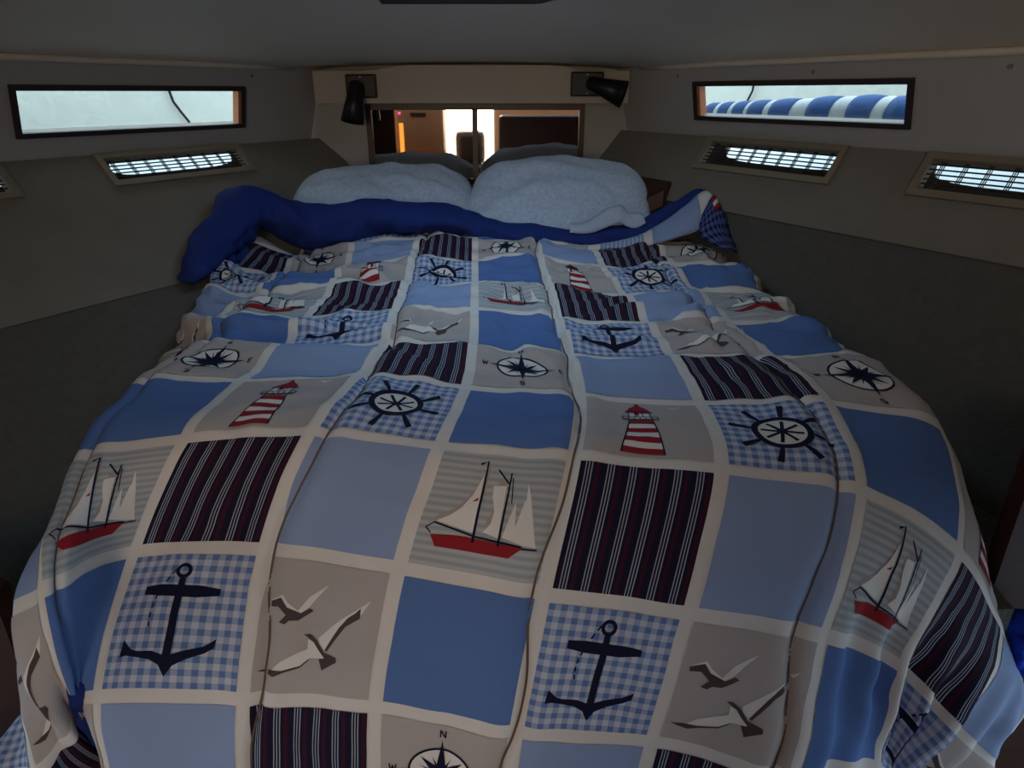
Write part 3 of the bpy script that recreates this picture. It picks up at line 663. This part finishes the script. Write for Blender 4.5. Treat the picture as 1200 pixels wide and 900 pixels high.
# ------------------------------------------------------------------ pillows
def pillow(name, c, hx, hy, hz, tilt, yaw, roll, seed, label, droop=0):
    nu, nv = 60, 44; bm = bmesh.new()
    M_ = Matrix.Translation(c) @ Matrix.Rotation(yaw, 4, 'Z') @ Matrix.Rotation(tilt, 4, 'X') @ Matrix.Rotation(roll, 4, 'Y')
    vs = []
    for sgn in (1, -1):
        for i in range(nu + 1):
            for j in range(nv + 1):
                a, b = -1 + 2 * i / nu, -1 + 2 * j / nv
                ex = 1 - .07 * (1 - abs(b)) ** 2 * 0 - .06 * (b * b) * 0
                rx = a * (1 - .10 * (1 - b * b) * abs(a) ** 3 * .6); ry = b * (1 - .10 * (1 - a * a) * abs(b) ** 3 * .6)
                th = (max(0, 1 - abs(a) ** 3.2) ** .55) * (max(0, 1 - abs(b) ** 2.8) ** .55)
                w_ = .16 * float(vnoise(a * 1.6 + seed, b * 1.6, seed)) + .13 * float(vnoise(a * 4 + b * 2.5 + seed, b * 3 - a * 2, seed + 1)) + .05 * float(vnoise(a * 9 + b * 5, b * 6, seed + 3))
                edge = 1 - max(abs(a), abs(b)) ** 8
                z = sgn * hz * th * (1 + w_ * edge) + .05 * hz * float(vnoise(a * 3, b * 3, seed + 2)) * (1 - edge)
                # corners pulled in a little
                pull = 1 - .10 * abs(a * b) ** 2
                ry = ry - (.16 * a * a + .10 * a * droop) * (b + 1) / 2; rx = rx * (1 - .10 * max(0, b) ** 2)
                vs.append(M_ @ Vector((rx * hx * pull, ry * hy * pull, z)))
    n1 = (nu + 1) * (nv + 1); V = [bm.verts.new(v) for v in vs]
    for s in (0, 1):
        for i in range(nu):
            for j in range(nv):
                q = [s * n1 + i * (nv + 1) + j, s * n1 + (i + 1) * (nv + 1) + j, s * n1 + (i + 1) * (nv + 1) + j + 1, s * n1 + i * (nv + 1) + j + 1]
                bm.faces.new([V[k] for k in (q if s == 0 else q[::-1])])
    bmesh.ops.remove_doubles(bm, verts=bm.verts, dist=.0008); bmesh.ops.recalc_face_normals(bm, faces=bm.faces)
    o = obj(name, bm, M['pillow'], smooth=True); tag(o, label, 'pillow', 'pillows against the forward bulkhead'); return o
pillow('pillow', fpx(451, 240, 2.42), .335, .20, .085, R(30), R(2), R(2), 40, 'pale blue terry pillow below the lamp whose shade hangs straight down', -.8)
pr = pillow('pillow', fpx(654, 239, 2.38), .328, .205, .095, R(36), R(-3), R(-2), 50, 'plump pale blue terry pillow below the lamp whose shade points sideways', .3)

ribbon([fpx(x, y, 2.19) for x, y in ((668, 262), (690, 258), (708, 246), (728, 240), (738, 250), (754, 250))], [fpx(x, y, 2.155) for x, y in ((668, 272), (692, 272), (712, 266), (728, 262), (742, 268), (756, 262))], 30, 6, .006, 'pillowcase_hem', M['sheet'], pr, seed=71)

# ------------------------------------------------------------------ mirror in the bulkhead
a, b = fpx(429, 122, YF), fpx(682, 196, YF); zb2 = b.z - .06
mir = empty('mirror', ((a.x + b.x) / 2, YF, zb2)); tag(mir, 'sliding two-pane mirror in a dark wooden frame behind the pillows', 'mirror')
obj('frame', frame_bm((a.x, YF, zb2), (1, 0, 0), (0, 0, 1), (0, -1, 0), b.x - a.x, a.z - zb2, .020, .026), M['dark_wood'], mir)
xm = fpx(557, 150, YF).x
for x0, x1, dy in ((a.x + .018, xm + .012, .008), (xm - .004, b.x - .018, .014)):
    bm = bx(bmesh.new(), (x0, YF - dy - .004, zb2 + .018), (x1 - x0, 0, 0), (0, .004, 0), (0, 0, a.z - zb2 - .036)); bmesh.ops.recalc_face_normals(bm, faces=bm.faces)
    obj('pane', bm, M['mirror'], mir)
bm = bx(bmesh.new(), (xm - .010, YF - .026, zb2 + .015), (.020, 0, 0), (0, .026, 0), (0, 0, a.z - zb2 - .03)); bmesh.ops.recalc_face_normals(bm, faces=bm.faces)
obj('divider', bm, M['dark_wood'], mir)

# ------------------------------------------------------------------ reading lamps on the beam
def lamp(pbase0, pbase1, pj, ptip, r0, r1, label):
    p0, p1 = fpx(*pbase0, YBM), fpx(*pbase1, YBM)
    root = empty('reading_lamp', ((p0.x + p1.x) / 2, YBM, p1.z)); tag(root, label, 'lamp', 'reading lamps on the beam')
    bm = bx(bmesh.new(), (p0.x, YBM - .022, p1.z), (p1.x - p0.x, 0, 0), (0, .0225, 0), (0, 0, p0.z - p1.z), .006); bmesh.ops.recalc_face_normals(bm, faces=bm.faces)
    obj('base_plate', bm, M['black'], root)
    j = fpx(*pj, YBM - .045); t_ = fpx(*ptip, YBM - .075)
    bm = bmesh.new(); tube(bm, [j + Vector((0, .032, 0)), j + Vector((0, .0, 0))], .015, 14); obj('swivel', bm, M['black'], root, smooth=False)
    d = (t_ - j); n_ = d.normalized()
    prof = [(-.16, .55), (-.10, .9), (.0, 1.), (.35, 1 + .30 * (r1 / r0 - 1)), (1., r1 / r0)]
    bm = bmesh.new(); tube(bm, [j + d * s for s, _ in prof], [r0 * q for _, q in prof], 24, cap=False)
    v0 = [v for v in bm.verts][:24]; bm.faces.new(v0[::-1])
    bmesh.ops.recalc_face_normals(bm, faces=bm.faces)
    sh = obj('shade', bm, M['black'], root, smooth=True); m_ = sh.modifiers.new('wall', 'SOLIDIFY'); m_.thickness = .0025; m_.offset = -1
    bm = bmesh.new(); bmesh.ops.create_uvsphere(bm, u_segments=14, v_segments=10, radius=r1 * .5, matrix=Matrix.Translation(j + d * .72)); obj('bulb', bm, M['sheet'], sh, smooth=True)
    for dx, dz in ((.5, .12), (.5, .88)):
        c = Vector((p0.x + (p1.x - p0.x) * dx, YBM - .0225, p1.z + (p0.z - p1.z) * dz)); bm = bmesh.new(); tube(bm, [c, c - Vector((0, .001, 0))], .0025, 8); obj('screw', bm, M['metal'], root)
lamp((405, 87), (443, 115), (417, 102), (413, 143), .026, .041, 'black swivel reading lamp with its shade hanging straight down')
lamp((669, 84), (706, 113), (694, 98), (731, 111), .023, .046, 'black swivel reading lamp with its shade turned sideways')

# ------------------------------------------------------------------ dark wooden corner shelf beside the pillow
bm = bmesh.new()
pp = [hull_hit(748, 206, .006, 'right'), hull_hit(787, 213, .006, 'right'), hull_hit(778, 223, .035, 'right'), hull_hit(757, 234, .05, 'right')]
A = [bm.verts.new(p) for p in pp]; B = [bm.verts.new(p - Vector((0, 0, .05))) for p in pp]
bm.faces.new(A); bm.faces.new(B[::-1])
for k in range(4): bm.faces.new((A[k], B[k], B[(k + 1) % 4], A[(k + 1) % 4]))
bmesh.ops.recalc_face_normals(bm, faces=bm.faces)
tag(obj('corner_shelf', bm, M['dark_wood']), 'dark red-brown wooden corner shelf beside the plump pillow', 'shelf')

# ------------------------------------------------------------------ outside the windows
S = SIDES['right']; wd, nin = S['wd'], S['nin']
ro = empty('rolled_cover', Vector((xr(2.1), 2.1, 1.22)) - nin * .13); tag(ro, 'blue cover rolled up with silver bands on the side deck outside the window', 'rolled cover')
Ls = lambda y: (y - YBEND) / CX
base = Vector((xr(YBEND), YBEND, 0)) - nin * .135
edges = [0, .05, .066, .11, .13, .175, .195, .245, .262, .325, .35, .43, .49, .57, .625, .70, .74, .90]
y_far = 2.56
for k in range(len(edges) - 1):
    a_, b_ = edges[k], edges[k + 1]; pts, rr = [], []
    for q in range(7):
        s = a_ + (b_ - a_) * q / 6.; L_ = Ls(y_far) - s - .02
        taper = min(1, .30 + s / .05 * .35) if s < .05 else min(1, .65 + (s - .05) * .62)
        r_ = .040 * taper * (1 + .05 * math.sin(math.pi * q / 6)) * (1.0 if k % 2 == 0 else .955)
        p = base + wd * L_; p.z = 1.212 + r_ * .98; pts.append(p); rr.append(r_)
    bm = bmesh.new(); tube(bm, pts, rr, 22)
    # bands wound on the slant
    for v in bm.verts: v.co += wd * (v.co.z - 1.25) * -.28
    bmesh.ops.recalc_face_normals(bm, faces=bm.faces)
    obj('blue_band' if k % 2 == 0 else 'silver_band', bm, M['blue_band' if k % 2 == 0 else 'silver_band'], ro, smooth=True)
def cord(pts, r, label):
    bm = bmesh.new(); tube(bm, pts, r, 8); tag(obj('cord', bm, M['black'], smooth=True), label, 'cord')
S = SIDES['left']; wl, nl = S['wd'], S['nin']
def ray_plane(px, py, off, side):
    c_, s_ = math.cos(PITCH), math.sin(PITCH); u_ = (px - 600) / 800.; v_ = -(py - 450) / 800.; d = Vector((u_, c_ + v_ * s_, -s_ + v_ * c_))
    S = SIDES[side]; q = Vector((S['x'](2.0), 2.0, 0)) - S['nin'] * off; t_ = (q - Vector((0, 0, 0))).dot(S['nin']) / d.dot(S['nin']); return Vector((0, 0, ZC)) + d * t_
cord([ray_plane(x, y, .93, 'left') for x, y in ((192, 92), (198, 106), (203, 119), (212, 131), (221, 142), (226, 152))], .006, 'dark cord hanging down the white cover outside the window')
cord([ray_plane(x, y, .93, 'right') for x, y in ((885, 88), (883, 100), (882, 106), (876, 118), (870, 132))], .005, 'dark cord hanging behind the rolled blue cover outside')

# ------------------------------------------------------------------ foot of the berth: low wooden ends, blue cloth
def partition(name, pts, y0, y1, label):
    bm = bmesh.new(); A = [bm.verts.new((x, y0, z)) for x, z in pts]; B = [bm.verts.new((x, y1, z)) for x, z in pts]
    bm.faces.new(A); bm.faces.new(B[::-1]); n_ = len(pts)
    for k in range(n_): bm.faces.new((A[k], B[k], B[(k + 1) % n_], A[(k + 1) % n_]))
    bmesh.ops.recalc_face_normals(bm, faces=bm.faces); o = obj(name, bm, M['dark_wood']); tag(o, label, 'partition'); return o
partition('berth_end', [(.835, 0), (.835, .78), (.86, .80), (1.10, .80), (1.10, 0)], .95, .985, 'low dark wooden end panel beside the blue cloth at the foot')
partition('berth_end', [(-1.45, 0), (-1.45, .60), (-.86, .60), (-.82, .57), (-.82, 0)], .86, .895, 'low dark wooden end panel on the carpeted side away from the blue cloth')
bm = bmesh.new(); bmesh.ops.create_icosphere(bm, subdivisions=4, radius=1)
cc = fpx(1184, 752, .90)
for v in bm.verts:
    n_ = float(vnoise(v.co.x * 2.2 + 5, v.co.z * 2.2 + v.co.y * 1.7, 60)) * .25 + float(vnoise(v.co.x * 5, v.co.z * 5 + v.co.y * 3, 61)) * .10
    v.co = Vector((v.co.x * .035, v.co.y * .05, v.co.z * .055)) * (1 + n_) + cc
tag(obj('blue_cloth', bm, M['cloth_blue'], smooth=True), 'bright blue cloth bundle wedged between quilt and wooden end', 'cloth')

# ------------------------------------------------------------------ the saloon behind the berth (in the saloon)
def st(o): o['kind'] = 'structure'; return o
def P2(x0, x1, z0, z1, y, th, name, mat, parent=None): return box(name, x0, x1, y - th, y, z0, z1, mat, parent)
YA1 = -.60
st(P2(-2.3, -.98, 0, 1.66, YA1, .03, 'wall_back_left', M['dark_wood']))
st(P2(.62, 2.0, 0, 1.66, YA1, .03, 'wall_back_right', M['dark_wood']))
st(P2(-.98, -.175, 1.46, 1.66, YA1, .03, 'wall_back_light_blocker', M['dark_wood']))  # added panel over the opening, invented to shape light from the saloon
lk = empty('saloon_locker', (.2, -1.0, 0)); tag(lk, 'dark wooden saloon locker with rounded top, in the saloon', 'locker')
box('body', -.11, .62, -.9, -.60, 0, 1.12, M['dark_wood'], lk, .03)  # dark box the mirror shows, placed and sized to block light
gl = empty('galley_locker', (-.75, -1.4, 0)); tag(gl, 'tan galley locker front, in the saloon', 'locker')
box('body', -1.06, -.64, -1.6, -1.30, 0, 1.25, M['tan'], gl); box('base', -1.07, -.63, -1.31, -1.28, 0, .80, M['reveal'], gl); box('handle', -.94, -.80, -1.305, -1.285, 1.10, 1.125, M['brown_frame'], gl)
al = empty('amber_strip', (-.93, -.66, .8)); tag(al, 'amber glowing strip on the dark wall, in the saloon', 'lamp')  # emissive amber strip with a small red indicator above it
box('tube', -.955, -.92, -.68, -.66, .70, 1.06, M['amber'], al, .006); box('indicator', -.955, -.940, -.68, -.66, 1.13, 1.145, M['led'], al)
se = empty('armchair', (-.38, -1.7, 0)); tag(se, 'padded dark seat against the bright doorway, in the saloon', 'armchair')
box('backrest', -.57, -.27, -1.84, -1.70, .62, .95, M['brown_frame'], se, .06); box('cushion', -.57, -.27, -1.72, -1.40, .52, .64, M['brown_frame'], se, .04); box('pedestal', -.46, -.26, -1.74, -1.54, 0, .53, M['dark_wood'], se)
st(box('wall_saloon_left', -1.72, -1.70, -3.0, -.6, 0, 1.9, M['tan'])); st(box('wall_saloon_right', 1.60, 1.62, -3.0, -.6, 0, 1.9, M['tan']))
st(box('ceiling_saloon', -1.72, 1.62, -2.2, -.6, 1.93, 1.96, M['headliner']))

st(box('wall_saloon_back', -1.72, -.75, -2.6, -2.58, 0, 1.9, M['tan'])); st(box('wall_saloon_back_right', -.20, 1.62, -2.6, -2.58, 0, 1.9, M['tan']))
st(box('cockpit_wall', -2.0, 1.2, -3.6, -3.58, 0, 1.5, M['white_out']))
